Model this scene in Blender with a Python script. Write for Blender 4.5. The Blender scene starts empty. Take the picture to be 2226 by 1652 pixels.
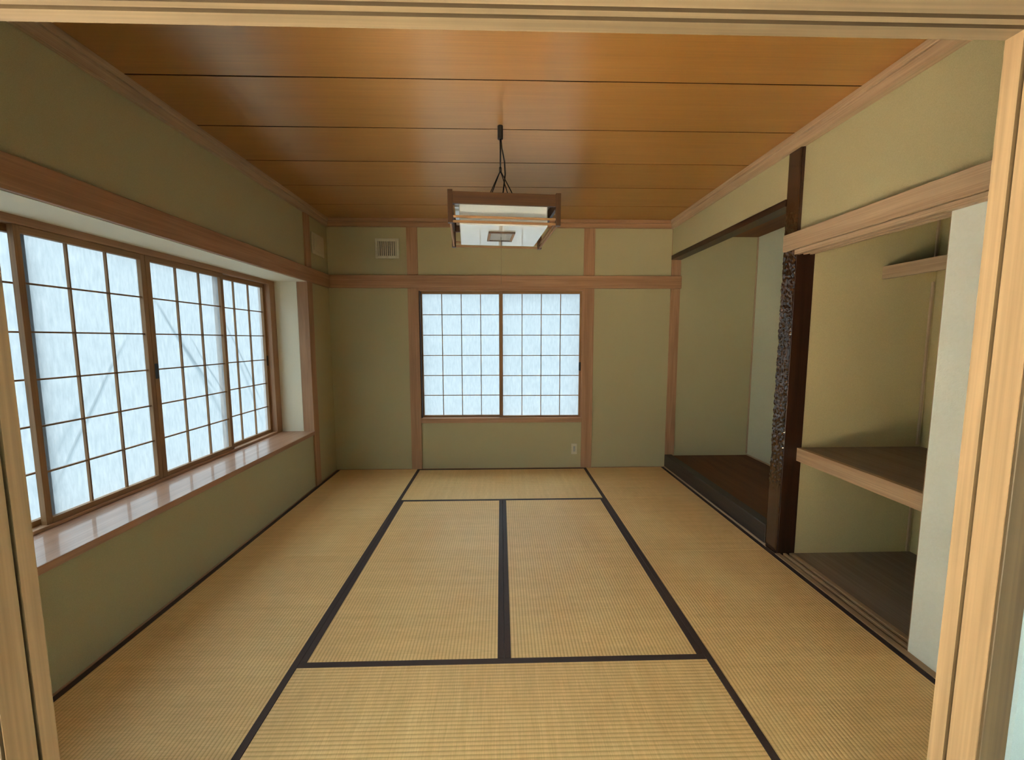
import bpy, bmesh, math, random
from mathutils import Vector, Matrix, noise as mnoise

random.seed(7)
S = bpy.context.scene
COL = S.collection

# ------------------------------------------------------------------ camera
FPX = 886.43
cam_d = bpy.data.cameras.new('camera'); cam = bpy.data.objects.new('camera', cam_d); COL.objects.link(cam)
cam_d.sensor_fit = 'HORIZONTAL'; cam_d.sensor_width = 36.0; cam_d.lens = FPX * 36.0 / 2226.0
cam_d.clip_start = 0.02; cam_d.clip_end = 200
pi_, ya, ro = 0.0982, 0.0272, -0.0011
fwd = Vector((math.sin(ya)*math.cos(pi_), math.cos(ya)*math.cos(pi_), -math.sin(pi_)))
rgt = Vector((math.cos(ya), -math.sin(ya), 0)); upv = rgt.cross(fwd)
r2 = rgt*math.cos(ro) + upv*math.sin(ro); u2 = -rgt*math.sin(ro) + upv*math.cos(ro)
cam.matrix_world = Matrix(((r2.x, u2.x, -fwd.x, -0.0101), (r2.y, u2.y, -fwd.y, -4.2927), (r2.z, u2.z, -fwd.z, 1.3832), (0, 0, 0, 1)))
S.camera = cam

# ------------------------------------------------------------------ daylight and exposure
SKY_STRENGTH = 6.8
FILL_SUN_STRENGTH = 70.0
GROUND_TONE = 0.14
S.view_settings.view_transform = 'Standard'
S.view_settings.look = 'None'
S.view_settings.gamma = 1.0
S.view_settings.use_curve_mapping = False
S.view_settings.exposure = 1.05
S.cycles.diffuse_bounces = 4
S.cycles.glossy_bounces = 2
S.cycles.max_bounces = 6
S.cycles.adaptive_threshold = 0.25

w = bpy.data.worlds.new('overcast_sky'); S.world = w; w.use_nodes = True
nt = w.node_tree; nt.nodes.clear()
def N(nt, t, **k):
    n = nt.nodes.new(t)
    for a, v in k.items():
        setattr(n, a, v)
    return n
wo = N(nt, 'ShaderNodeOutputWorld'); bg = N(nt, 'ShaderNodeBackground')
# overcast sky with its low band dimmed, so the paper screens read darker
tc = N(nt, 'ShaderNodeTexCoord'); sx = N(nt, 'ShaderNodeSeparateXYZ')
nt.links.new(tc.outputs['Generated'], sx.inputs[0])
cr = N(nt, 'ShaderNodeValToRGB'); mr = N(nt, 'ShaderNodeMapRange')
mr.inputs['From Min'].default_value = -1.0; mr.inputs['From Max'].default_value = 1.0
nt.links.new(sx.outputs['Z'], mr.inputs['Value']); nt.links.new(mr.outputs['Result'], cr.inputs[0])
e = cr.color_ramp.elements
SKY = (0.92, 1.0, 1.05)
def sk(k): return (SKY[0]*k, SKY[1]*k, SKY[2]*k, 1)
e[0].position = 0.48; e[0].color = sk(GROUND_TONE)          # ground
e[1].position = 0.56; e[1].color = sk(0.17)                 # added dim band, darkens the view through the paper
n_ = e.new(0.66); n_.color = sk(0.45)
n_ = e.new(1.0); n_.color = sk(1.0)
nt.links.new(cr.outputs[0], bg.inputs['Color'])
bg.inputs['Strength'].default_value = SKY_STRENGTH
nt.links.new(bg.outputs[0], wo.inputs[0])

sun_d = bpy.data.lights.new('sun', 'SUN'); sun_d.energy = FILL_SUN_STRENGTH; sun_d.angle = math.radians(2.0); sun_d.color = (1.0, 0.94, 0.86)  # unseen sunlight added to brighten the room through the doorway
sun = bpy.data.objects.new('sun', sun_d); COL.objects.link(sun); sun.location = (-3, -12, 9)
sun.rotation_euler = Vector((0.06, 0.70, -0.71)).to_track_quat('-Z', 'Y').to_euler()

# ------------------------------------------------------------------ materials
def newmat(name):
    m = bpy.data.materials.new(name); m.use_nodes = True
    nt = m.node_tree; nt.nodes.clear()
    out = N(nt, 'ShaderNodeOutputMaterial')
    return m, nt, out
def rgba(c): return (c[0], c[1], c[2], 1)
def mul(c, k): return tuple(x*k for x in c)

def objcoord(nt, scale, world=False, rnd=True):
    if world:
        g = N(nt, 'ShaderNodeNewGeometry'); src = g.outputs['Position']
    else:
        t = N(nt, 'ShaderNodeTexCoord'); src = t.outputs['Object']
    mp = N(nt, 'ShaderNodeMapping'); mp.inputs['Scale'].default_value = scale
    if rnd and not world:
        oi = N(nt, 'ShaderNodeObjectInfo'); ml = N(nt, 'ShaderNodeMath', operation='MULTIPLY'); ml.inputs[1].default_value = 37.0
        cb = N(nt, 'ShaderNodeCombineXYZ')
        nt.links.new(oi.outputs['Random'], ml.inputs[0])
        for i in range(3): nt.links.new(ml.outputs[0], cb.inputs[i])
        ad = N(nt, 'ShaderNodeVectorMath', operation='ADD')
        nt.links.new(src, ad.inputs[0]); nt.links.new(cb.outputs[0], ad.inputs[1]); src = ad.outputs[0]
    nt.links.new(src, mp.inputs['Vector'])
    return mp.outputs[0]

def noise(nt, vec, scale=1.0, detail=4.0, rough=0.55, dist=0.0):
    n = N(nt, 'ShaderNodeTexNoise'); n.inputs['Scale'].default_value = scale; n.inputs['Detail'].default_value = detail
    n.inputs['Roughness'].default_value = rough; n.inputs['Distortion'].default_value = dist
    nt.links.new(vec, n.inputs['Vector'])
    return n.outputs['Fac']
def ramp(nt, fac, stops):
    r = N(nt, 'ShaderNodeValToRGB'); e = r.color_ramp.elements
    while len(e) < len(stops): e.new(0.5)
    for i, (p, c) in enumerate(stops):
        e[i].position = p; e[i].color = rgba(c)
    nt.links.new(fac, r.inputs[0])
    return r.outputs[0]
def mixc(nt, fac, a, b, mode='MIX'):
    m = N(nt, 'ShaderNodeMix', data_type='RGBA', blend_type=mode)
    for s, v in ((m.inputs[0], fac), (m.inputs[6], a), (m.inputs[7], b)):
        if hasattr(v, 'links'): nt.links.new(v, s)
        elif isinstance(v, tuple): s.default_value = rgba(v)
        else: s.default_value = v
    return m.outputs[2]
def math_(nt, op, a, b=0.0, c=None):
    m = N(nt, 'ShaderNodeMath', operation=op)
    for i, v in enumerate((a, b) if c is None else (a, b, c)):
        if hasattr(v, 'links'): nt.links.new(v, m.inputs[i])
        else: m.inputs[i].default_value = v
    return m.outputs[0]
def bump(nt, h, strength, dist):
    b = N(nt, 'ShaderNodeBump'); b.inputs['Strength'].default_value = strength; b.inputs['Distance'].default_value = dist
    nt.links.new(h, b.inputs['Height'])
    return b.outputs[0]
def principled(nt, out, col, rough, normal=None, coat=0.0, coat_rough=0.1, spec=0.5, ior=1.5):
    p = N(nt, 'ShaderNodeBsdfPrincipled')
    if hasattr(col, 'links'): nt.links.new(col, p.inputs['Base Color'])
    else: p.inputs['Base Color'].default_value = rgba(col)
    if hasattr(rough, 'links'): nt.links.new(rough, p.inputs['Roughness'])
    else: p.inputs['Roughness'].default_value = rough
    p.inputs['Specular IOR Level'].default_value = spec
    p.inputs['IOR'].default_value = ior
    p.inputs['Coat Weight'].default_value = coat; p.inputs['Coat Roughness'].default_value = coat_rough
    if normal is not None:
        nt.links.new(normal, p.inputs['Normal'])
    nt.links.new(p.outputs[0], out.inputs[0])
    return p

def wood(name, dark, light, rough, axis, coat=0.0, coat_rough=0.15, fine=0.12, figure=1.0, spec=0.4, bumpk=0.15, coat_ior=1.5, aniso=0.0, ior=1.5, aniso_rough=0.4):
    m, nt, out = newmat(name + '_' + axis.lower())
    i = 'XYZ'.index(axis)
    s1 = [16*figure]*3; s1[i] = 0.9
    s2 = [170]*3; s2[i] = 3.0
    f1 = noise(nt, objcoord(nt, tuple(s1)), 1.0, 3, 0.6, 0.7)
    f2 = noise(nt, objcoord(nt, tuple(s2)), 1.0, 1, 0.5)
    c = ramp(nt, f1, [(0.3, dark), (0.7, light)])
    g = ramp(nt, f2, [(0.25, (1-fine*2,)*3), (0.75, (1.0,)*3)])
    c = mixc(nt, 1.0, c, g, 'MULTIPLY')
    p = principled(nt, out, c, rough, bump(nt, f2, bumpk, 0.0006), coat, coat_rough, spec)
    p.inputs['Coat IOR'].default_value = coat_ior
    if aniso > 0:   # brushed sheen across the grain
        p.inputs['Anisotropic'].default_value = aniso; p.inputs['IOR'].default_value = ior; p.inputs['Specular IOR Level'].default_value = 0.5
        p.inputs['Roughness'].default_value = aniso_rough
        p.inputs['Specular Tint'].default_value = (1.0, 0.86, 0.62, 1)
        cx_ = N(nt, 'ShaderNodeCombineXYZ')
        cx_.inputs[0 if axis != 'X' else 1].default_value = 1.0
        nt.links.new(cx_.outputs[0], p.inputs['Tangent'])
    return m
WOOD = {
    'cypress':  dict(dark=(0.42, 0.215, 0.105), light=(0.57, 0.32, 0.175), rough=0.5),
    'doorwood': dict(dark=(0.44, 0.27, 0.14), light=(0.53, 0.335, 0.18), rough=0.5, figure=1.6),
    'lintelwood': dict(dark=(0.21, 0.142, 0.078), light=(0.28, 0.195, 0.115), rough=0.5, figure=1.6),
    'groove': dict(dark=(0.16, 0.095, 0.042), light=(0.24, 0.15, 0.072), rough=0.6),  # shade inside the grooves painted as darker wood
    'groove_dark': dict(dark=(0.05, 0.03, 0.013), light=(0.09, 0.055, 0.025), rough=0.7),  # deeper shade painted into the lintel grooves
    'casing': dict(dark=(0.09, 0.055, 0.025), light=(0.16, 0.10, 0.048), rough=0.5),
    'beam':     dict(dark=(0.50, 0.33, 0.20), light=(0.63, 0.44, 0.28), rough=0.5),
    'ceiling':  dict(dark=(0.42, 0.17, 0.03), light=(0.49, 0.21, 0.045), rough=0.5, fine=0.1, figure=1.2, bumpk=0.04, aniso=0.85, ior=3.3, aniso_rough=0.36),
    'sill':     dict(dark=(0.45, 0.22, 0.12), light=(0.58, 0.32, 0.20), rough=0.4, coat=0.45, coat_rough=0.07),
    'lattice':  dict(dark=(0.30, 0.15, 0.06), light=(0.42, 0.23, 0.10), rough=0.55),
    'lampwood': dict(dark=(0.065, 0.028, 0.011), light=(0.12, 0.055, 0.024), rough=0.45),
    'lacquer':  dict(dark=(0.022, 0.007, 0.003), light=(0.06, 0.02, 0.008), rough=0.4, coat=0.25, coat_rough=0.12),
    'tokofloor': dict(dark=(0.13, 0.046, 0.015), light=(0.19, 0.075, 0.026), rough=0.55, spec=0.25),
    'blackedge': dict(dark=(0.03, 0.022, 0.019), light=(0.06, 0.042, 0.034), rough=0.45, coat=0.15, coat_rough=0.15),
    'shelfwood': dict(dark=(0.50, 0.29, 0.15), light=(0.62, 0.40, 0.23), rough=0.55),
    'ply':      dict(dark=(0.29, 0.20, 0.135), light=(0.37, 0.27, 0.19), rough=0.6),
}
_cache = {}
def mat(key, axis=None):
    if key in WOOD:
        k = (key, axis)
        if k not in _cache: _cache[k] = wood(key, axis=axis, **WOOD[key])
        return _cache[k]
    return _cache[key]

def plaster(key, col, var=0.06, bumpk=0.35):
    m, nt, out = newmat(key)
    f = noise(nt, objcoord(nt, (1, 1, 1), world=True), 420.0, 1, 0.6)
    c = ramp(nt, f, [(0.3, mul(col, 1-var*1.4)), (0.7, mul(col, 1+var*1.4))])
    principled(nt, out, c, 0.9, bump(nt, f, bumpk, 0.0012), spec=0.15)
    _cache[key] = m
plaster('plaster', (0.49, 0.425, 0.245))
plaster('plaster_alcove', (0.66, 0.66, 0.51))
plaster('plaster_closet', (0.62, 0.49, 0.255))
plaster('plaster_cream', (0.90, 0.83, 0.65), 0.02, 0.1)
plaster('hall_wall', (0.34, 0.43, 0.47), 0.02, 0.1)

def plain(key, col, rough=0.5, coat=0.0, spec=0.5, metal=0.0):
    m, nt, out = newmat(key)
    f = noise(nt, objcoord(nt, (1, 1, 1)), 60.0, 3, 0.5)
    c = ramp(nt, f, [(0.3, mul(col, 0.94)), (0.7, mul(col, 1.04))])
    p = principled(nt, out, c, rough, coat=coat, spec=spec); p.inputs['Metallic'].default_value = metal
    _cache[key] = m
plain('black', (0.012, 0.011, 0.011), 0.45)
plain('plastic', (0.66, 0.60, 0.44), 0.45)
plain('plastic_dim', (0.60, 0.52, 0.36), 0.5)
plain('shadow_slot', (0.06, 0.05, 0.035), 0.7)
plain('joint_dark', (0.035, 0.018, 0.008), 0.8, spec=0.1)
plain('grey_plate', (0.40, 0.39, 0.37), 0.5)
plain('concrete', (0.35, 0.35, 0.33), 0.9)
plain('eave_board', (0.42, 0.36, 0.26), 0.8)

# tatami: ridges along the long side (local Y), fine rushes across
m, nt, out = newmat('tatami')
sep = N(nt, 'ShaderNodeSeparateXYZ'); t = N(nt, 'ShaderNodeTexCoord'); nt.links.new(t.outputs['Object'], sep.inputs[0])
xx = sep.outputs['X']
ridge = math_(nt, 'SINE', math_(nt, 'MULTIPLY', xx, 2*math.pi/0.0155))
rn = math_(nt, 'MULTIPLY_ADD', ridge, 0.5, 0.5)
rush = noise(nt, objcoord(nt, (14, 330, 1)), 1.0, 1, 0.6)
big = noise(nt, objcoord(nt, (2.2, 1.1, 1)), 1.0, 3, 0.55)
bands = noise(nt, objcoord(nt, (1.0, 26, 1)), 1.0, 1, 0.6)
c = ramp(nt, big, [(0.3, (0.93, 0.59, 0.255)), (0.7, (0.98, 0.68, 0.32))])
c = mixc(nt, 1.0, c, ramp(nt, rush, [(0.25, (0.90, 0.87, 0.80)), (0.75, (1.06,)*3)]), 'MULTIPLY')
c = mixc(nt, 1.0, c, ramp(nt, bands, [(0.3, (0.96, 0.94, 0.91)), (0.7, (1.03,)*3)]), 'MULTIPLY')
c = mixc(nt, 1.0, c, ramp(nt, rn, [(0.0, (0.80, 0.74, 0.66)), (0.45, (1.0,)*3)]), 'MULTIPLY')
hgt = math_(nt, 'ADD', math_(nt, 'POWER', rn, 0.6), math_(nt, 'MULTIPLY', rush, 0.4))
principled(nt, out, c, 0.5, bump(nt, hgt, 0.5, 0.0018), spec=0.4)
_cache['tatami'] = m
# woven cloth border
m, nt, out = newmat('border_cloth')
f = noise(nt, objcoord(nt, (900, 900, 900)), 1.0, 1, 0.5)
c = ramp(nt, f, [(0.3, (0.045, 0.024, 0.019)), (0.7, (0.085, 0.050, 0.040))])
principled(nt, out, c, 0.65, bump(nt, f, 0.4, 0.0006), spec=0.35)
_cache['border_cloth'] = m
# fusuma paper with embossed fibres
m, nt, out = newmat('fusuma_paper')
f = noise(nt, objcoord(nt, (1, 1, 1)), 55.0, 5, 0.65, 0.8)
c = ramp(nt, f, [(0.3, (0.94, 0.93, 0.83)), (0.7, (0.98, 0.97, 0.88))])
principled(nt, out, c, 0.85, bump(nt, f, 0.5, 0.002), spec=0.2)
_cache['fusuma_paper'] = m

# shoji paper: lets some light straight through, scatters the rest
def shoji_paper(key, fold_shadows=()):
    m, nt, out = newmat(key)
    f = noise(nt, objcoord(nt, (60, 60, 12), world=True), 1.0, 3, 0.65)
    c = ramp(nt, f, [(0.25, (0.20, 0.25, 0.27)), (0.75, (0.295, 0.345, 0.365))])
    h = None
    if fold_shadows:
        g = N(nt, 'ShaderNodeNewGeometry'); sp = N(nt, 'ShaderNodeSeparateXYZ'); nt.links.new(g.outputs['Position'], sp.inputs[0])
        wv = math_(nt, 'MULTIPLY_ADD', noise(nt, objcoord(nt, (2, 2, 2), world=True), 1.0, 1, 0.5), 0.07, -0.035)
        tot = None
        for (y0, z0, y1, z1, wd, amp) in fold_shadows:
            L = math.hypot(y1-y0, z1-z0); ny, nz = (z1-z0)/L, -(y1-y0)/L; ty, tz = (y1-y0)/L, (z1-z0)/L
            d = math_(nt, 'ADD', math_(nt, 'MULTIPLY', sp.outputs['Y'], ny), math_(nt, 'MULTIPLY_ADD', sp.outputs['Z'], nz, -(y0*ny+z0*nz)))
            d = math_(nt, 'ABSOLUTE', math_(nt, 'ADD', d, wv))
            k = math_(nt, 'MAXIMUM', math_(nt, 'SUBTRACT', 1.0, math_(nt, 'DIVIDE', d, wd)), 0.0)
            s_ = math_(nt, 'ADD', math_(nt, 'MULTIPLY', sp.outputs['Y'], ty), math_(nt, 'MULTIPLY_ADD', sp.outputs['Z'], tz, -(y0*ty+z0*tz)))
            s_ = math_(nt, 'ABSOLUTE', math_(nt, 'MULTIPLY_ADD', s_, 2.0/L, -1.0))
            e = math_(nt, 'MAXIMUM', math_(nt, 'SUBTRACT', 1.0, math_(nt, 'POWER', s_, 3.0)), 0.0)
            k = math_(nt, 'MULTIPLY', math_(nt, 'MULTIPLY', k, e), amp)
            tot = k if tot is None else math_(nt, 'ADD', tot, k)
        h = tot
        c = mixc(nt, math_(nt, 'MINIMUM', math_(nt, 'MULTIPLY', tot, 1.1), 0.75), c, (0.12, 0.165, 0.185))  # fold shadows painted into the paper colour, beside the bump
    tl = N(nt, 'ShaderNodeBsdfTranslucent'); df = N(nt, 'ShaderNodeBsdfDiffuse'); tr = N(nt, 'ShaderNodeBsdfTransparent')
    nt.links.new(c, tl.inputs[0]); df.inputs[0].default_value = (0.75, 0.75, 0.72, 1)
    nt.links.new(mixc(nt, 1.0, c, (1.18, 1.18, 1.18), 'MULTIPLY'), tr.inputs[0])
    if h is not None:
        b = bump(nt, h, 0.9, 0.012); nt.links.new(b, tl.inputs['Normal'])
    m1 = N(nt, 'ShaderNodeMixShader'); m1.inputs[0].default_value = 0.16
    nt.links.new(tl.outputs[0], m1.inputs[1]); nt.links.new(df.outputs[0], m1.inputs[2])
    m2 = N(nt, 'ShaderNodeMixShader'); m2.inputs[0].default_value = 0.55
    nt.links.new(m1.outputs[0], m2.inputs[1]); nt.links.new(tr.outputs[0], m2.inputs[2])
    nt.links.new(m2.outputs[0], out.inputs[0])
    _cache[key] = m
shoji_paper('paper')
shoji_paper('paper_fold_shadow', fold_shadows=(
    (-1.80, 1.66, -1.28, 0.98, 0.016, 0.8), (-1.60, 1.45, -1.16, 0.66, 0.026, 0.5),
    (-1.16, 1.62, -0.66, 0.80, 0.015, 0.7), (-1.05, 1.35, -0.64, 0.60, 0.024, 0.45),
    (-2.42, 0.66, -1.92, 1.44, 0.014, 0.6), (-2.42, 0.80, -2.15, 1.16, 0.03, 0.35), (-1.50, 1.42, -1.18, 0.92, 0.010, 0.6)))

# lamp shade acrylic
m, nt, out = newmat('acrylic')
f = noise(nt, objcoord(nt, (5, 5, 5)), 1.0, 2, 0.5)
p = principled(nt, out, (0.90, 0.91, 0.90), 0.05, bump(nt, f, 0.10, 0.02), spec=0.5, ior=2.3)
_cache['acrylic'] = m

# ------------------------------------------------------------------ builders
def tag(o, label=None, cat=None, group=None, kind=None):
    if label: o['label'] = label
    if cat: o['category'] = cat
    if group: o['group'] = group
    if kind: o['kind'] = kind
    return o
WL = {}
def empty(name, loc, rz=0.0):
    o = bpy.data.objects.new(name, None); COL.objects.link(o); o.location = loc; o.rotation_euler = (0, 0, rz)
    o.empty_display_size = 0.05; WL[o] = Vector(loc); return o
def link(name, me, m, parent, world_loc, local=False):
    o = bpy.data.objects.new(name, me); COL.objects.link(o)
    if m is not None and not me.materials: me.materials.append(m)
    wl = Vector(world_loc)
    if parent is not None:
        o.parent = parent
        o.location = wl if local else wl - WL[parent]
    else:
        o.location = wl
    WL[o] = wl
    return o
def box_bm(bm, x0, x1, y0, y1, z0, z1):
    r = bmesh.ops.create_cube(bm, size=1.0)
    bmesh.ops.scale(bm, vec=(x1-x0, y1-y0, z1-z0), verts=r['verts'])
    bmesh.ops.translate(bm, vec=((x0+x1)/2, (y0+y1)/2, (z0+z1)/2), verts=r['verts'])
    return r['verts']
_boxes = {}
def box_mesh(dx, dy, dz, bev, m):
    k = (round(dx, 5), round(dy, 5), round(dz, 5), bev, m.name)
    if k in _boxes: return _boxes[k]
    bm = bmesh.new(); box_bm(bm, -dx/2, dx/2, -dy/2, dy/2, -dz/2, dz/2)
    if bev > 0:
        b = min(bev, 0.3*min(dx, dy, dz))
        bmesh.ops.bevel(bm, geom=bm.edges[:], offset=b, segments=1, affect='EDGES')
    me = bpy.data.meshes.new('block'); bm.to_mesh(me); bm.free(); me.materials.append(m)
    _boxes[k] = me
    return me
def box(name, x0, x1, y0, y1, z0, z1, key, parent=None, bev=0.0015, local=False, axis=None):
    d = (x1-x0, y1-y0, z1-z0)
    ax = axis or 'XYZ'[max(range(3), key=lambda i: d[i])]
    m = mat(key, ax)
    me = box_mesh(*d, bev, m)
    return link(name, me, m, parent, ((x0+x1)/2, (y0+y1)/2, (z0+z1)/2), local)
def multi(name, boxes, key, parent=None, axis='Z', origin=(0, 0, 0), local=False):
    bm = bmesh.new(); o = Vector(origin)
    for b in boxes:
        box_bm(bm, b[0]-o.x, b[1]-o.x, b[2]-o.y, b[3]-o.y, b[4]-o.z, b[5]-o.z)
    me = bpy.data.meshes.new(name); bm.to_mesh(me); bm.free()
    return link(name, me, mat(key, axis), parent, origin, local)
def tube(name, pts, r, key, parent=None, local=False, sides=8, base=(0, 0, 0)):
    bm = bmesh.new(); rings = []
    P = [Vector(q) - Vector(base) for q in pts]
    for i, q in enumerate(P):
        t = (P[min(i+1, len(P)-1)] - P[max(i-1, 0)]).normalized()
        a = t.orthogonal().normalized(); b = t.cross(a)
        if rings:
            a = (pa - t*pa.dot(t)).normalized(); b = t.cross(a)
        pa = a
        rings.append([bm.verts.new(q + (a*math.cos(2*math.pi*k/sides) + b*math.sin(2*math.pi*k/sides))*r) for k in range(sides)])
    for i in range(len(rings)-1):
        for k in range(sides):
            bm.faces.new((rings[i][k], rings[i][(k+1) % sides], rings[i+1][(k+1) % sides], rings[i+1][k]))
    bm.faces.new(rings[0][::-1]); bm.faces.new(rings[-1])
    me = bpy.data.meshes.new(name); bm.to_mesh(me); bm.free()
    for f in me.polygons: f.use_smooth = True
    return link(name, me, mat(key), parent, base, local)

# ------------------------------------------------------------------ room shell
XL, XR = -1.762, 1.762
HZ = 2.60
tag(box('floor', -1.80, 1.762, -3.55, 0.02, -0.12, -0.056, 'concrete'), 'bare subfloor hidden beneath the tatami mats', 'floor', kind='structure')

# ceiling boards
ce = empty('ceiling', (0, -1.76, HZ)); tag(ce, 'glossy honey coloured wooden plank ceiling with dark joints', 'ceiling', kind='structure')
ys = [0.02, -0.439] + [-0.439-0.4505*k for k in range(1, 7)] + [-3.56]
for a, b in zip(ys[:-1], ys[1:]):
    box('ceiling_board', -1.80, 1.80, b+0.0055, a-0.0055, HZ, HZ+0.012, 'ceiling', ce, bev=0.0, axis='X')
box('ceiling_backing', -1.95, 2.80, -3.64, 0.16, HZ+0.0025, HZ+0.06, 'joint_dark', ce, bev=0)

# far wall
wf = tag(multi('wall_far', [(-1.90, -0.857, 0.012, 0.15, -0.05, 2.62), (0.857, 2.80, 0.012, 0.15, -0.05, 2.62),
               (-0.857, 0.857, 0.012, 0.15, -0.05, 0.503), (-0.857, 0.857, 0.012, 0.15, 1.921, 2.62)], 'plaster'),
         'olive beige plaster far wall with exposed posts around the small window', 'wall', kind='structure')
for a, b in ((-0.968, -0.857), (0.852, 0.966)):
    box('post', a, b, 0.0, 0.11, -0.05, 2.545, 'cypress', wf)
box('post', 1.772, 1.870, 0.0, 0.11, -0.05, 2.545, 'cypress', wf)
box('tie_beam', XL+0.012, 1.874, -0.020, 0.0115, 1.913, 2.042, 'cypress', wf, bev=0.003)
box('floor_strip', XL, -0.97, -0.001, 0.0115, -0.05, 0.004, 'cypress', wf)
box('floor_strip', 0.97, 1.772, -0.001, 0.0115, -0.05, 0.004, 'cypress', wf)
box('floor_strip', -0.857, 0.852, -0.001, 0.0115, -0.05, 0.004, 'cypress', wf)

# left wall with the projecting bay
BY0, BY1 = -3.175, -0.485
wl = tag(multi('wall_left', [(-1.90, -1.772, -0.3905, 0.012, -0.05, 2.62), (-1.90, -1.772, -3.56, BY0-0.095, -0.05, 2.62),
               (-1.90, -1.772, BY0-0.095, -0.3905, -0.05, 0.50), (-1.90, -1.772, BY0-0.095, -0.3905, 1.911, 2.62),
               (-2.16, -1.867, -0.484, -0.36, 0.44, 2.0), (-2.16, -1.867, -3.30, BY0-0.001, 0.44, 2.0)], 'plaster'),
         'olive plaster left wall in shadow around the wide bay window', 'wall', kind='structure')
box('bay_soffit', -2.16, -1.765, BY0, BY1, 1.9085, 1.945, 'plaster_cream', wl, bev=0)
box('bay_lining', -2.055, -1.856, BY1-0.004, BY1, 0.535, 1.911, 'plaster_cream', wl, bev=0)
box('post', -1.855, -1.757, -0.489, -0.390, -0.05, 2.545, 'cypress', wl)
box('post', -1.855, -1.757, BY0-0.10, BY0+0.004, -0.05, 2.545, 'cypress', wl)
box('tie_beam', -1.7715, XL+0.020, -3.545, -0.021, 1.911, 2.040, 'cypress', wl, bev=0.003)
box('floor_strip', -1.7715, -1.763, -3.54, -0.002, -0.05, 0.004, 'cypress', wl)
box('bay_base', -2.16, -1.773, BY0-0.05, BY1+0.05, 0.40, 0.499, 'concrete', wl, bev=0)
tag(box('trim_1', -2.06, -1.752, BY0+0.005, BY1-0.005, 0.50, 0.535, 'sill', bev=0.002), 'polished wooden window sill reflecting the bay window lattice', 'window sill', kind='structure')

# crown mouldings
def crown(n, x0, x1, y0, y1, lab):
    e = empty('trim_%d' % n, ((x0+x1)/2, (y0+y1)/2, 2.52)); tag(e, lab, 'moulding', kind='structure')
    return e
for n, lab, side in ((2, 'wooden crown moulding along the far wall under the ceiling', 'far'), (3, 'wooden crown moulding along the shadowed left wall', 'left'), (4, 'pale wooden crown moulding along the right wall above the alcove', 'right')):
    if side == 'far':
        e = crown(n, XL, XR, -0.03, 0.01, lab)
        box('moulding', -1.77, 1.79, -0.022, 0.0118, 2.522, 2.566, 'cypress', e); box('moulding_cap', -1.77, 1.79, -0.034, 0.0118, 2.567, HZ, 'cypress', e)
    elif side == 'left':
        e = crown(n, XL, XL, -3.5, 0, lab)
        box('moulding', -1.7715, -1.744, -3.545, -0.023, 2.516, 2.566, 'beam', e); box('moulding_cap', -1.7715, -1.732, -3.545, -0.035, 2.567, HZ, 'beam', e)
    else:
        e = crown(n, XR, XR, -3.5, 0, lab)
        box('moulding', 1.744, 1.7915, -3.545, -0.023, 2.516, 2.566, 'beam', e); box('moulding_cap', 1.732, 1.7915, -3.545, -0.035, 2.567, HZ, 'beam', e)

# right wall: panel above the alcove, panel above the closet
wr = tag(multi('wall_right', [(1.772, 1.87, -1.704, -0.0005, 2.252, 2.62), (1.792, 1.87, -3.56, -1.816, 1.926, 2.62)], 'plaster'),
         'pale green beige plaster upper right wall over alcove and closet', 'wall', kind='structure')
box('tie_beam', 1.742, 1.7625, -3.545, -1.738, 1.921, 2.022, 'beam', wr, bev=0.003)
multi('tie_beam_back', [(1.7626, 1.7918, -3.545, -1.817, 1.935, 2.010)], 'beam', wr, axis='Y')
tag(multi('wall_alcove', [(2.68, 2.80, -3.64, 0.012, -0.05, 2.62), (1.894, 2.68, -1.799, -1.71, -0.05, 2.62)], 'plaster_alcove'),
    'pale grey green plaster back wall of the alcove', 'wall', kind='structure')
box('corner_strip', 2.668, 2.6798, -0.002, 0.0115, 0.145, 2.44, 'beam', bpy.data.objects['wall_alcove'])
al = tag(box('ceiling_alcove', 1.871, 2.68, -1.71, 0.012, 2.445, 2.47, 'tokofloor', bev=0), 'dark brown board ceiling inside the alcove', 'ceiling', kind='structure')
# closet interior
multi_c = tag(multi('wall_closet', [(1.894, 2.678, -1.806, -1.799, -0.05, 2.45), (2.672, 2.679, -3.55, -1.806, -0.05, 2.45), (1.886, 2.672, -3.60, -3.54, -0.05, 2.45)], 'plaster_closet'),
              'brownish bare plaster walls inside the open closet', 'wall', kind='structure')
for z0, z1 in ((0.0, 0.628), (0.716, 1.735), (1.83, 2.40)):
    box('corner_batten', 2.640, 2.656, -1.816, -1.806, z0, z1, 'beam', multi_c)
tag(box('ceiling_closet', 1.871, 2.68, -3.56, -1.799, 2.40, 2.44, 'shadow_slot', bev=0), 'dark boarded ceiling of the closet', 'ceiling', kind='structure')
tag(box('floor_closet', 1.886, 2.672, -3.54, -1.806, -0.05, -0.004, 'ply', bev=0, axis='Y'), 'dusty brown plywood floor of the closet', 'floor', kind='structure')

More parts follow.
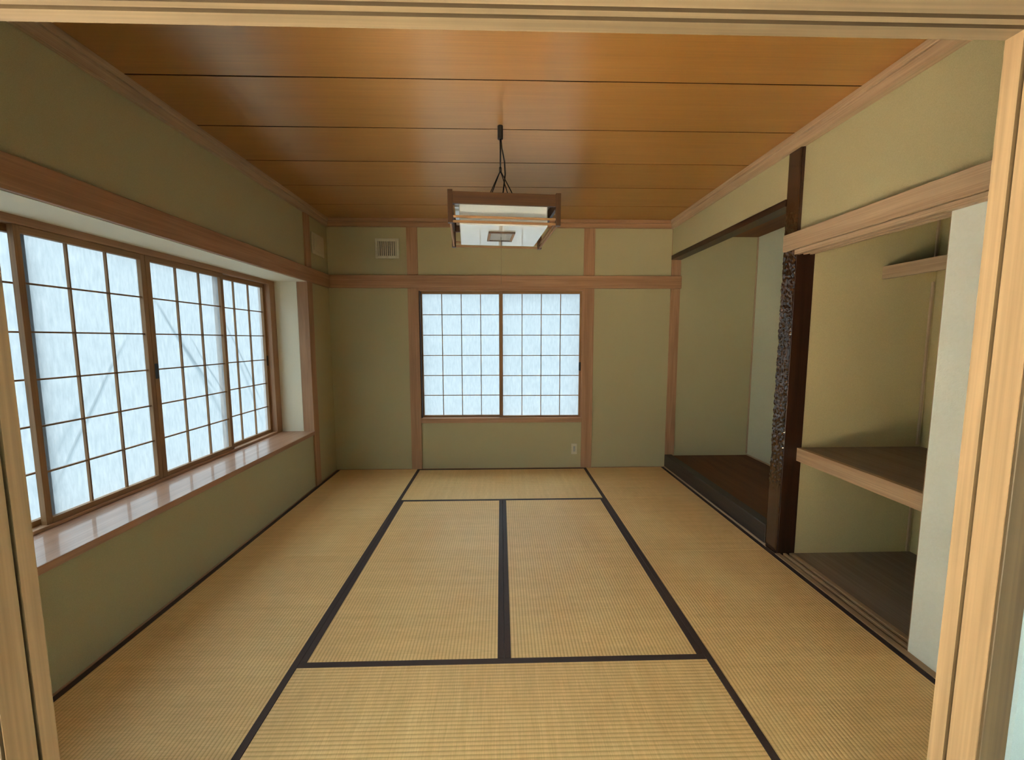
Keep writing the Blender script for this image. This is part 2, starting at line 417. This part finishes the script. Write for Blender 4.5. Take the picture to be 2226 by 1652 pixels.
# front wall with the doorway we look through, and the room behind it
DX = 0.872
tag(multi('wall_front', [(-1.90, -DX-0.051, -3.626, -3.552, -0.05, 2.62), (DX+0.051, 2.80, -3.626, -3.552, -0.05, 2.62), (-DX-0.051, DX+0.051, -3.626, -3.552, 1.961, 2.62)], 'plaster_cream'),
    'pale wall beside the doorway at the picture edge', 'wall', kind='structure')
multi_h = tag(multi('wall_hall', [(-2.30, -2.20, -6.7, -3.63, 0, 2.5), (2.20, 2.30, -6.7, -3.63, 0, 2.5),
                    (-0.60, 2.30, -6.8, -6.7, 0, 2.5), (-2.30, -0.60, -6.8, -6.7, 2.35, 2.5), (-2.30, -0.60, -6.8, -6.7, 0, 0.06),  # back left opening added so sunlight reaches the hall floor
                    (DX+0.051, 2.20, -3.640, -3.627, 0, 2.5), (-2.20, -DX-0.051, -3.640, -3.627, 0, 2.5), (-DX-0.051, DX+0.051, -3.640, -3.627, 1.961, 2.5)], 'hall_wall'),
              'white walls of the neighbouring room on the viewer side', 'wall', kind='structure')
tag(box('floor_hall', -2.3, 2.3, -6.8, -3.552, -0.08, -0.004, 'plaster_cream', bev=0), 'pale floor of the neighbouring room', 'floor', kind='structure')
tag(box('ceiling_hall', -2.3, 2.3, -6.8, -3.63, 2.5, 2.56, 'hall_wall', bev=0), 'white ceiling of the neighbouring room', 'ceiling', kind='structure')

d1 = empty('door_1', (0, -3.59, 0)); tag(d1, 'pale wooden doorway frame in the foreground with grooved lintel', 'doorway', kind='structure')
def jamb(sgn):
    # profile in XY with a groove in the inner face, extruded along Z
    pts = [(0, -3.5500), (0, -3.5770), (0.014, -3.5780), (0.014, -3.5825), (0, -3.5835), (0, -3.628), (0.050, -3.628), (0.050, -3.5500)]
    bm = bmesh.new(); z0, z1 = -0.004, 1.960; n = len(pts)
    lo = [bm.verts.new((sgn*(DX+a) - sgn*(DX+0.025), b+3.59, z0-0.98)) for a, b in pts]
    hi = [bm.verts.new((sgn*(DX+a) - sgn*(DX+0.025), b+3.59, z1-0.98)) for a, b in pts]
    for i in range(n): bm.faces.new((lo[i], lo[(i+1) % n], hi[(i+1) % n], hi[i]))
    bm.faces.new(lo); bm.faces.new(hi)
    bmesh.ops.recalc_face_normals(bm, faces=bm.faces[:])
    for f in bm.faces:
        c_ = f.calc_center_median()
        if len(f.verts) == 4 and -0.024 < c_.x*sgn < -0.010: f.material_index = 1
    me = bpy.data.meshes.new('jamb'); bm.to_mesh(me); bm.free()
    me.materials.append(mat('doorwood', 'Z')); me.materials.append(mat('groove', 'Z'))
    return link('jamb', me, None, d1, (sgn*(DX+0.025), -3.59, 0.98))
jamb(-1); jamb(1)
for sg_ in (-1, 1):
    a_, b_ = sorted((sg_*(DX+0.001), sg_*(DX+0.050)))
    box('casing', a_, b_, -3.634, -3.6282, -0.004, 1.960, 'casing', d1, 0.001)
def lintel():
    g = [(-3.5500, 0), (-3.5765, 0), (-3.578, 0.016), (-3.5835, 0.016), (-3.585, 0), (-3.5965, 0), (-3.598, 0.016), (-3.6035, 0.016), (-3.605, 0), (-3.652, 0), (-3.652, 0.058), (-3.5500, 0.058)]
    bm = bmesh.new(); n = len(g); zc, x = 1.902, DX
    lo = [bm.verts.new((-x, a+3.59, b)) for a, b in g]; hi = [bm.verts.new((x, a+3.59, b)) for a, b in g]
    for i in range(n): bm.faces.new((lo[i], lo[(i+1) % n], hi[(i+1) % n], hi[i]))
    bm.faces.new(lo); bm.faces.new(hi); bmesh.ops.recalc_face_normals(bm, faces=bm.faces[:])
    for f in bm.faces:
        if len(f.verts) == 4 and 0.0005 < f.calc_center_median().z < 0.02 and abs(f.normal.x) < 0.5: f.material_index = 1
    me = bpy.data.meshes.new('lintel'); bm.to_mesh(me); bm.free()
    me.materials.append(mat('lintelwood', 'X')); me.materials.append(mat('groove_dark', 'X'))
    return link('lintel', me, None, d1, (0, -3.59, zc))
lintel()

# ------------------------------------------------------------------ tatami mats
MATS = [  # cx, cy, turned, label
    (0.0, -0.44, 1, 'tatami mat lying crosswise below the far window'),
    (-0.44, -1.76, 0, 'left one of the two central tatami mats side by side'),
    (0.44, -1.76, 0, 'right one of the two central tatami mats side by side'),
    (0.0, -3.08, 1, 'crosswise tatami mat nearest the viewer in the doorway'),
    (-1.32, -0.88, 0, 'tatami mat along the left wall in the far corner'),
    (-1.32, -2.64, 0, 'tatami mat along the left wall nearer the viewer'),
    (1.32, -0.88, 0, 'tatami mat in front of the raised alcove'),
    (1.32, -2.64, 0, 'tatami mat in front of the open closet'),
]
mw, ml = 0.8785, 1.7585
bm = bmesh.new(); box_bm(bm, -mw/2, mw/2, -ml/2, ml/2, -0.055, 0)
mat_me = bpy.data.meshes.new('mat_surface'); bm.to_mesh(mat_me); bm.free()
bm = bmesh.new(); box_bm(bm, -0.0145, 0.0145, -ml/2-0.0003, ml/2+0.0003, -0.03, 0.0014)
bmesh.ops.bevel(bm, geom=[e for e in bm.edges if all(v.co.z > 0 for v in e.verts)], offset=0.0008, segments=1, affect='EDGES')
her_me = bpy.data.meshes.new('cloth_border'); bm.to_mesh(her_me); bm.free()
for cx, cy, turned, lab in MATS:
    e = empty('tatami_mat', (cx, cy, 0), math.pi/2 if turned else 0.0)
    tag(e, lab, 'tatami mat', 'tatami mats covering the floor')
    link('mat_surface', mat_me, mat('tatami'), e, (0, 0, 0), True)
    for s in (-1, 1):
        link('cloth_border', her_me, mat('border_cloth'), e, (s*(mw/2-0.0143), 0, 0), True)

# ------------------------------------------------------------------ windows and shoji
w1 = empty('window_1', (0, 0.05, 0.503)); tag(w1, 'wooden frame of the small far window holding two paper screens', 'window frame', kind='structure')
box('window_sill', -0.857, 0.852, -0.006, 0.15, 0.503, 0.5545, 'cypress', w1)
box('window_head', -0.857, 0.852, -0.004, 0.15, 1.888, 1.9205, 'cypress', w1)
for a, b in ((-0.8568, -0.846), (0.842, 0.8518)):
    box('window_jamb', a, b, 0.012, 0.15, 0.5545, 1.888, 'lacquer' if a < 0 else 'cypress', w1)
w2 = empty('window_2', (-2.1, -1.83, 0.535)); tag(w2, 'wooden frame of the wide left bay window', 'window frame', kind='structure')
box('window_sill', -2.155, -2.051, BY0+0.005, BY1-0.005, 0.5355, 0.552, 'cypress', w2)
box('window_head', -2.155, -2.051, BY0+0.005, BY1-0.005, 1.873, 1.9105, 'cypress', w2)
box('window_jamb', -2.155, -2.051, -0.573, BY1-0.005, 0.552, 1.873, 'cypress', w2)
box('window_jamb', -2.155, -2.051, BY0+0.005, -3.085, 0.552, 1.873, 'cypress', w2)

_panes = {}
def shoji(label, group, plane, p_face, u0, u1, v0, v1, stile_l, stile_r, rail_b, rail_t, cols, rows, paper, depth=0.026, barw=0.0075, bard=0.013, pulls=()):
    """plane 'Y': screen spans X (u) facing -Y; plane 'X': spans Y (u) facing +X; v is Z. p_face: room-side face."""
    sg = 1 if plane == 'Y' else -1
    loc = ((u0+u1)/2, p_face+depth/2, v0) if plane == 'Y' else (p_face-depth/2, (u0+u1)/2, v0)
    e = empty('shoji_screen', loc); tag(e, label, 'paper screen', group)
    def B(name, a0, a1, b0, b1, d0, d1, key, bev=0.001):
        f0, f1 = sorted((p_face+sg*d0, p_face+sg*d1))
        if plane == 'Y': return box(name, a0, a1, f0, f1, b0, b1, key, e, bev)
        return box(name, f0, f1, a0, a1, b0, b1, key, e, bev)
    B('stile', u0, u0+stile_l, v0, v1, 0, depth, 'lattice'); B('stile', u1-stile_r, u1, v0, v1, 0, depth, 'lattice')
    B('rail', u0+stile_l, u1-stile_r, v0, v0+rail_b, 0, depth, 'lattice'); B('rail', u0+stile_l, u1-stile_r, v1-rail_t, v1, 0, depth, 'lattice')
    a0, a1, b0, b1 = u0+stile_l, u1-stile_r, v0+rail_b, v1-rail_t
    d0, d1 = depth-bard-0.004, depth-0.004
    for i in range(1, cols):
        c = a0+(a1-a0)*i/cols; B('vertical_bar', c-barw/2, c+barw/2, b0, b1, d0, d1, 'lattice', 0)
    for j in range(1, rows):
        c = b0+(b1-b0)*j/rows
        for i in range(cols):
            l = a0+(a1-a0)*i/cols+(barw/2 if i else 0); r = a0+(a1-a0)*(i+1)/cols-(barw/2 if i < cols-1 else 0)
            B('horizontal_bar', l, r, c-barw/2, c+barw/2, d0+0.001, d1, 'lattice', 0)
    for i in range(cols):
        for j in range(rows):
            l = a0+(a1-a0)*i/cols; r = a0+(a1-a0)*(i+1)/cols; lo = b0+(b1-b0)*j/rows; hi = b0+(b1-b0)*(j+1)/rows
            k = (round(r-l, 5), round(hi-lo, 5), plane, paper)
            if k not in _panes:
                a, b = (r-l)/2, (hi-lo)/2
                vs = [(-a, 0, -b), (a, 0, -b), (a, 0, b), (-a, 0, b)] if plane == 'Y' else [(0, -a, -b), (0, a, -b), (0, a, b), (0, -a, b)]
                me = bpy.data.meshes.new('paper_pane'); me.from_pydata(vs, [], [(0, 1, 2, 3)]); _panes[k] = me
            pc = ((l+r)/2, p_face+sg*d1, (lo+hi)/2) if plane == 'Y' else (p_face+sg*d1, (l+r)/2, (lo+hi)/2)
            link('paper_pane', _panes[k], mat(paper), e, pc)
    for (u, v, side) in pulls:
        B('finger_pull', u-0.012, u+0.012, v-0.045, v+0.045, -0.0012, 0.004, 'black', 0.001)
    return e
G1 = 'paper screens of the far window'; G2 = 'paper screens of the bay window'
# far window: right screen in front, left one behind
shoji('left paper screen of the far window', G1, 'Y', 0.062, -0.846, 0.012, 0.5545, 1.888, 0.012, 0.030, 0.021, 0.026, 4, 6, 'paper')
shoji('right paper screen of the far window', G1, 'Y', 0.030, -0.028, 0.842, 0.5545, 1.888, 0.039, 0.018, 0.019, 0.026, 4, 6, 'paper', pulls=((0.832, 1.10, 1),))
# bay window: middle two in front, outer two behind
FZ0, FZ1 = 0.552, 1.873
shoji('bay window paper screen at the far end beside the plaster return', G2, 'X', -2.097, -1.192, -0.573, FZ0, FZ1, 0.028, 0.028, 0.026, 0.033, 3, 6, 'paper_fold_shadow', pulls=((-0.587, 1.20, 1),))
shoji('bay window paper screen right of centre with painted diagonal fold shadows', G2, 'X', -2.060, -1.829, -1.166, FZ0, FZ1, 0.034, 0.028, 0.026, 0.033, 3, 6, 'paper_fold_shadow', pulls=((-1.812, 1.20, 1),))
shoji('bay window paper screen left of centre with large panes', G2, 'X', -2.060, -2.468, -1.831, FZ0, FZ1, 0.026, 0.028, 0.026, 0.033, 3, 6, 'paper_fold_shadow')
shoji('bay window paper screen cut off by the left door jamb', G2, 'X', -2.097, -3.083, -2.395, FZ0, FZ1, 0.028, 0.034, 0.026, 0.033, 3, 6, 'paper_fold_shadow')

# ------------------------------------------------------------------ alcove
pf = empty('alcove_platform', (2.2, -0.86, 0)); tag(pf, 'raised dark brown alcove floor with black lacquered front edge', 'alcove floor')
box('platform_board', 1.845, 2.679, -1.709, 0.011, 0.06, 0.124, 'tokofloor', pf, 0.0008, axis='Y')
box('front_edge', 1.766, 1.8448, -1.704, -0.0005, 0.012, 0.140, 'blackedge', pf, 0.004)
box('threshold_strip', 1.763, 1.790, -1.704, -0.0005, -0.05, 0.0115, 'beam', pf, 0.001)
box('skirting', 2.672, 2.679, -1.709, 0.010, 0.1245, 0.138, 'beam', pf, 0.001)
lt = tag(box('alcove_lintel', 1.764, 1.87, -1.7035, -0.001, 2.208, 2.2515, 'lacquer', bev=0.002), 'dark lacquered beam under the wall above the alcove', 'beam')

# carved pillar
def pillar():
    e = empty('alcove_pillar', (1.83, -1.76, 0)); tag(e, 'dark lacquered alcove pillar with knobbly carved room face', 'pillar')
    x0, x1, y0, y1, H = 1.768, 1.893, -1.8155, -1.7045, 2.55
    bm = bmesh.new()
    nz, ny = 520, 26
    def disp(y, z):
        if z < 0.40 or z > 2.22: amp = 0.0
        else: amp = min(1.0, (z-0.40)/0.12, (2.22-z)/0.35)
        cell = mnoise.voronoi(Vector((0, y*52, z*30)))[0]
        k = min(cell[1]-cell[0], 0.7)/0.7
        n = mnoise.noise(Vector((0, y*38, z*15))); n2 = mnoise.noise(Vector((3, y*110, z*60)))
        edge = min((y-y0)/(y1-y0), (y1-y)/(y1-y0))
        base = 0.004*max(0, 1-edge/0.12)**2
        return base + amp*(-0.009*math.sqrt(k) + 0.006 + 0.006*n + 0.0018*n2)
    grid = []
    for i in range(nz+1):
        z = H*i/nz; row = []
        for j in range(ny+1):
            y = y0+(y1-y0)*j/ny
            row.append(bm.verts.new((x0+disp(y, z)-1.83, y+1.76, z)))
        grid.append(row)
    for i in range(nz):
        for j in range(ny):
            bm.faces.new((grid[i][j], grid[i][j+1], grid[i+1][j+1], grid[i+1][j])).smooth = True
    me = bpy.data.meshes.new('carved_face'); bmesh.ops.recalc_face_normals(bm, faces=bm.faces[:])
    bm.to_mesh(me); bm.free()
    # ensure it faces the room
    if me.polygons[0].normal.x > 0: me.flip_normals()
    link('carved_face', me, mat('carved', None), e, (1.83, -1.76, 0))
    box('pillar_body', x0+0.010, x1, y0, y1, -0.05, H, 'lacquer', e, 0.002)
    return e
m, nt, out = newmat('carved')
f = noise(nt, objcoord(nt, (30, 30, 6)), 1.0, 4, 0.6)
zc = N(nt, 'ShaderNodeTexCoord')
c = ramp(nt, f, [(0.3, (0.02, 0.007, 0.003)), (0.7, (0.09, 0.035, 0.012))])
p = principled(nt, out, c, 0.10, spec=0.5, ior=1.9); p.inputs['Specular Tint'].default_value = (1.0, 0.86, 0.76, 1)
_cache['carved'] = m
pillar()

# ------------------------------------------------------------------ closet
km = empty('door_2', (1.82, -2.67, 0)); tag(km, 'grooved wooden head and floor tracks of the closet opening', 'door track', kind='structure')
box('head_track', 1.762, 1.876, -3.545, -1.8165, 1.905, 1.9205, 'beam', km, 0.001)
for a, b in ((1.762, 1.7945), (1.8175, 1.8345), (1.8575, 1.876)):
    box('head_track_lip', a, b, -3.545, -1.8165, 1.893, 1.905, 'beam', km, 0.001)
box('floor_track', 1.763, 1.8855, -3.545, -1.8165, -0.05, -0.012, 'groove', km, 0.001)  # track bottom coloured darker, as shade between the lips
for a, b in ((1.763, 1.7945), (1.8175, 1.8345), (1.8575, 1.8855)):
    box('floor_track_lip', a, b, -3.545, -1.8165, -0.012, 0.004, 'doorwood', km, 0.001)
def fusuma(label, x0, x1, y0, y1, edge):
    e = empty('fusuma_door', ((x0+x1)/2, (y0+y1)/2, -0.006)); tag(e, label, 'sliding door', 'closet sliding doors')
    box('door_panel', x0, x1, y0+edge, y1-edge, -0.004, 1.903, 'fusuma_paper', e, 0.0008)
    box('edge_strip', x0, x1, y1-edge, y1, -0.004, 1.903, 'beam', e, 0.0008); box('edge_strip', x0, x1, y0, y0+edge, -0.004, 1.903, 'beam', e, 0.0008)
    return e
fusuma('white papered closet sliding door in the front track', 1.796, 1.816, -3.54, -2.649, 0.003)
fusuma('rear closet sliding door showing only a thin wooden edge', 1.836, 1.856, -3.535, -2.655, 0.030)
sh = empty('closet_shelf', (2.26, -2.67, 0.70)); tag(sh, 'dark plywood middle shelf with light wooden front rail in the closet', 'shelf')
box('shelf_board', 1.889, 2.671, -3.539, -1.807, 0.684, 0.7005, 'ply', sh, 0.0005)
box('front_rail', 1.860, 1.8885, -3.539, -1.8165, 0.618, 0.702, 'shelfwood', sh, 0.0015)
us = empty('upper_shelf', (2.5, -2.67, 1.78)); tag(us, 'shallow upper closet shelf with pale front rail', 'shelf')
box('shelf_board', 2.351, 2.671, -3.539, -1.807, 1.812, 1.824, 'ply', us, 0.0005)
box('front_rail', 2.325, 2.350, -3.539, -1.807, 1.750, 1.826, 'beam', us, 0.0015)

# ------------------------------------------------------------------ pendant lamp
LX, LY, LZB, LZT, LS = -0.009, -1.83, 1.978, 2.141, 0.584
lp = empty('pendant_lamp', (LX, LY, LZB), math.radians(4.61))
tag(lp, 'square wooden framed pendant lamp with white shade hanging from black cord', 'lamp')
h = LS/2; H = LZT-LZB
for sx_ in (-1, 1):
    for sy_ in (-1, 1):
        cx, cy = sx_*(h-0.0125), sy_*(h-0.0125)
        box('corner_post', cx-0.0125, cx+0.0125, cy-0.0125, cy+0.0125, 0, H, 'lampwood', lp, 0.001, True)
for s in (-1, 1):
    a = h-0.025
    for z0, z1, t, nm in ((0.097, 0.156, 0.016, 'top_rail'), (0.028, 0.039, 0.009, 'thin_rail'), (0.003, 0.015, 0.009, 'thin_rail')):
        wk = 'lampwood' if nm == 'top_rail' else 'lattice'  # thin rails coloured lighter, standing in for lit undersides
        c = s*(h-0.0125)
        box(nm, -a, a, c-t/2, c+t/2, z0, z1, wk, lp, 0.001, True); box(nm, c-t/2, c+t/2, -a, a, z0, z1, wk, lp, 0.001, True)
sd = empty('shade', (0, 0, 0)); sd.parent = lp; WL[sd] = Vector((0, 0, 0))
q = 0.232
for s in (-1, 1):
    box('shade_side', -q, q, s*q-0.002, s*q+0.002, 0.008, 0.135, 'acrylic', sd, 0.0008, True); box('shade_side', s*q-0.002, s*q+0.002, -q+0.002, q-0.002, 0.008, 0.135, 'acrylic', sd, 0.0008, True)
box('bottom_panel', -q+0.002, q-0.002, -q+0.002, q-0.002, 0.008, 0.012, 'acrylic', sd, 0.0005, True)
box('top_plate', -q-0.03, q+0.03, -q-0.03, q+0.03, 0.135, 0.139, 'acrylic', sd, 0.0005, True)
for s in (-1, 1):
    box('shade_bracket', -h+0.02, -q-0.03, s*0.15-0.01, s*0.15+0.01, 0.134, 0.142, 'lampwood', lp, 0.0005, True)
    box('shade_bracket', q+0.03, h-0.02, s*0.15-0.01, s*0.15+0.01, 0.134, 0.142, 'lampwood', lp, 0.0005, True)
cf = empty('centre_frame', (0, 0, 0)); cf.parent = lp; WL[cf] = Vector((0, 0, 0))
for s in (-1, 1):
    box('frame_bar', -0.075, 0.075, -0.005+s*0.092-0.009, -0.005+s*0.092+0.009, 0.0, 0.0078, 'lampwood', cf, 0.0008, True)
    box('frame_bar', s*0.068-0.007, s*0.068+0.007, -0.088, 0.078, 0.0, 0.0078, 'lattice', cf, 0.0008, True)
box('frame_plate', -0.061, 0.061, -0.088, 0.078, 0.004, 0.0078, 'grey_plate', cf, 0.0005, True)
rose = tube('ceiling_rose', [(0, 0, HZ-LZB-0.072), (0, 0, HZ-LZB-0.066), (0, 0, HZ-LZB-0.003), (0, 0, HZ-LZB-0.0005)], 0.0155, 'black', lp, True, 14)
tube('suspension_cord', [(0, 0, HZ-LZB-0.07), (0.001, 0, 0.47), (0, 0, 0.375)], 0.0045, 'black', lp, True)
tube('power_cord', [(0.004, 0.004, HZ-LZB-0.07), (0.010, 0.004, 0.50), (0.024, 0.003, 0.43), (0.028, 0.0, 0.36), (0.016, 0, 0.26), (0.004, 0, 0.19), (0, 0, 0.143)], 0.0042, 'black', lp, True)
for sx_ in (-1, 1):
    for sy_ in (-1, 1):
        tube('suspension_wire', [(0, 0, 0.378), (sx_*0.05, sy_*0.05, 0.26), (sx_*0.102, sy_*0.10, 0.139)], 0.0028, 'black', lp, True, 6)
tube('cord_knot', [(0, 0, 0.395), (0, 0, 0.385), (0, 0, 0.365)], 0.0075, 'black', lp, True, 10)
tube('cord_cap', [(0, 0, 0.139), (0, 0, 0.150)], 0.018, 'black', lp, True, 12)
plain('pull_string', (0.30, 0.22, 0.13), 0.7)
tube('pull_cord', [(0.002, 0.0, 0.004), (0.003, 0, -0.13), (0.002, 0, -0.265)], 0.0011, 'pull_string', lp, True, 6)

# ------------------------------------------------------------------ small fittings
v = empty('wall_vent', (-1.162, 0.0115, 2.21)); tag(v, 'cream plastic slatted vent grille high on the far wall', 'vent')
vx0, vx1, vz0, vz1 = -1.282, -1.042, 2.212, 2.408
box('backing', vx0+0.02, vx1-0.02, 0.006, 0.0118, vz0+0.02, vz1-0.02, 'shadow_slot', v, 0)
for a in ((vx0, vx0+0.028, vz0, vz1), (vx1-0.028, vx1, vz0, vz1), (vx0+0.028, vx1-0.028, vz0, vz0+0.024), (vx0+0.028, vx1-0.028, vz1-0.028, vz1)):
    box('frame_bar', a[0], a[1], -0.006, 0.0118, a[2], a[3], 'plastic', v, 0.002)
ns = 9
for i in range(ns):
    c = vx0+0.028+(vx1-vx0-0.056)*(i+0.5)/ns
    box('slat', c-0.0062, c+0.0062, -0.003, 0.0055, vz0+0.0242, vz1-0.0282, 'plastic', v, 0.001)
box('tab', -1.172, -1.152, -0.010, -0.006, vz0+0.004, vz0+0.018, 'plastic_dim', v, 0.001)
v2 = empty('wall_vent', (-1.7715, -0.23, 2.19)); tag(v2, 'plain beige vent cover in the shadowed corner of the left wall', 'vent')
box('cover_plate', -1.7718, -1.760, -0.345, -0.090, 2.192, 2.388, 'plastic_dim', v2, 0.003)
box('raised_panel', -1.7598, -1.754, -0.320, -0.115, 2.222, 2.365, 'plastic_dim', v2, 0.003)
o_ = empty('wall_outlet', (0.78, 0.0115, 0.147)); tag(o_, 'ivory wall outlet plate low beside the right window post', 'outlet')
box('cover_plate', 0.748, 0.810, 0.004, 0.0118, 0.150, 0.268, 'plastic', o_, 0.003)
box('socket', 0.768, 0.790, 0.0005, 0.0038, 0.180, 0.238, 'grey_plate', o_, 0.0015)

# ------------------------------------------------------------------ outside: eaves that shade the windows, ground
tag(multi('roof_eaves', [(-2.40, -1.90, -3.7, 0.4, 2.20, 2.26), (-2.40, 2.9, 0.15, 0.4, 2.20, 2.26)], 'eave_board', axis='X'), 'boarded roof eaves outside above the windows', 'eaves', kind='structure')
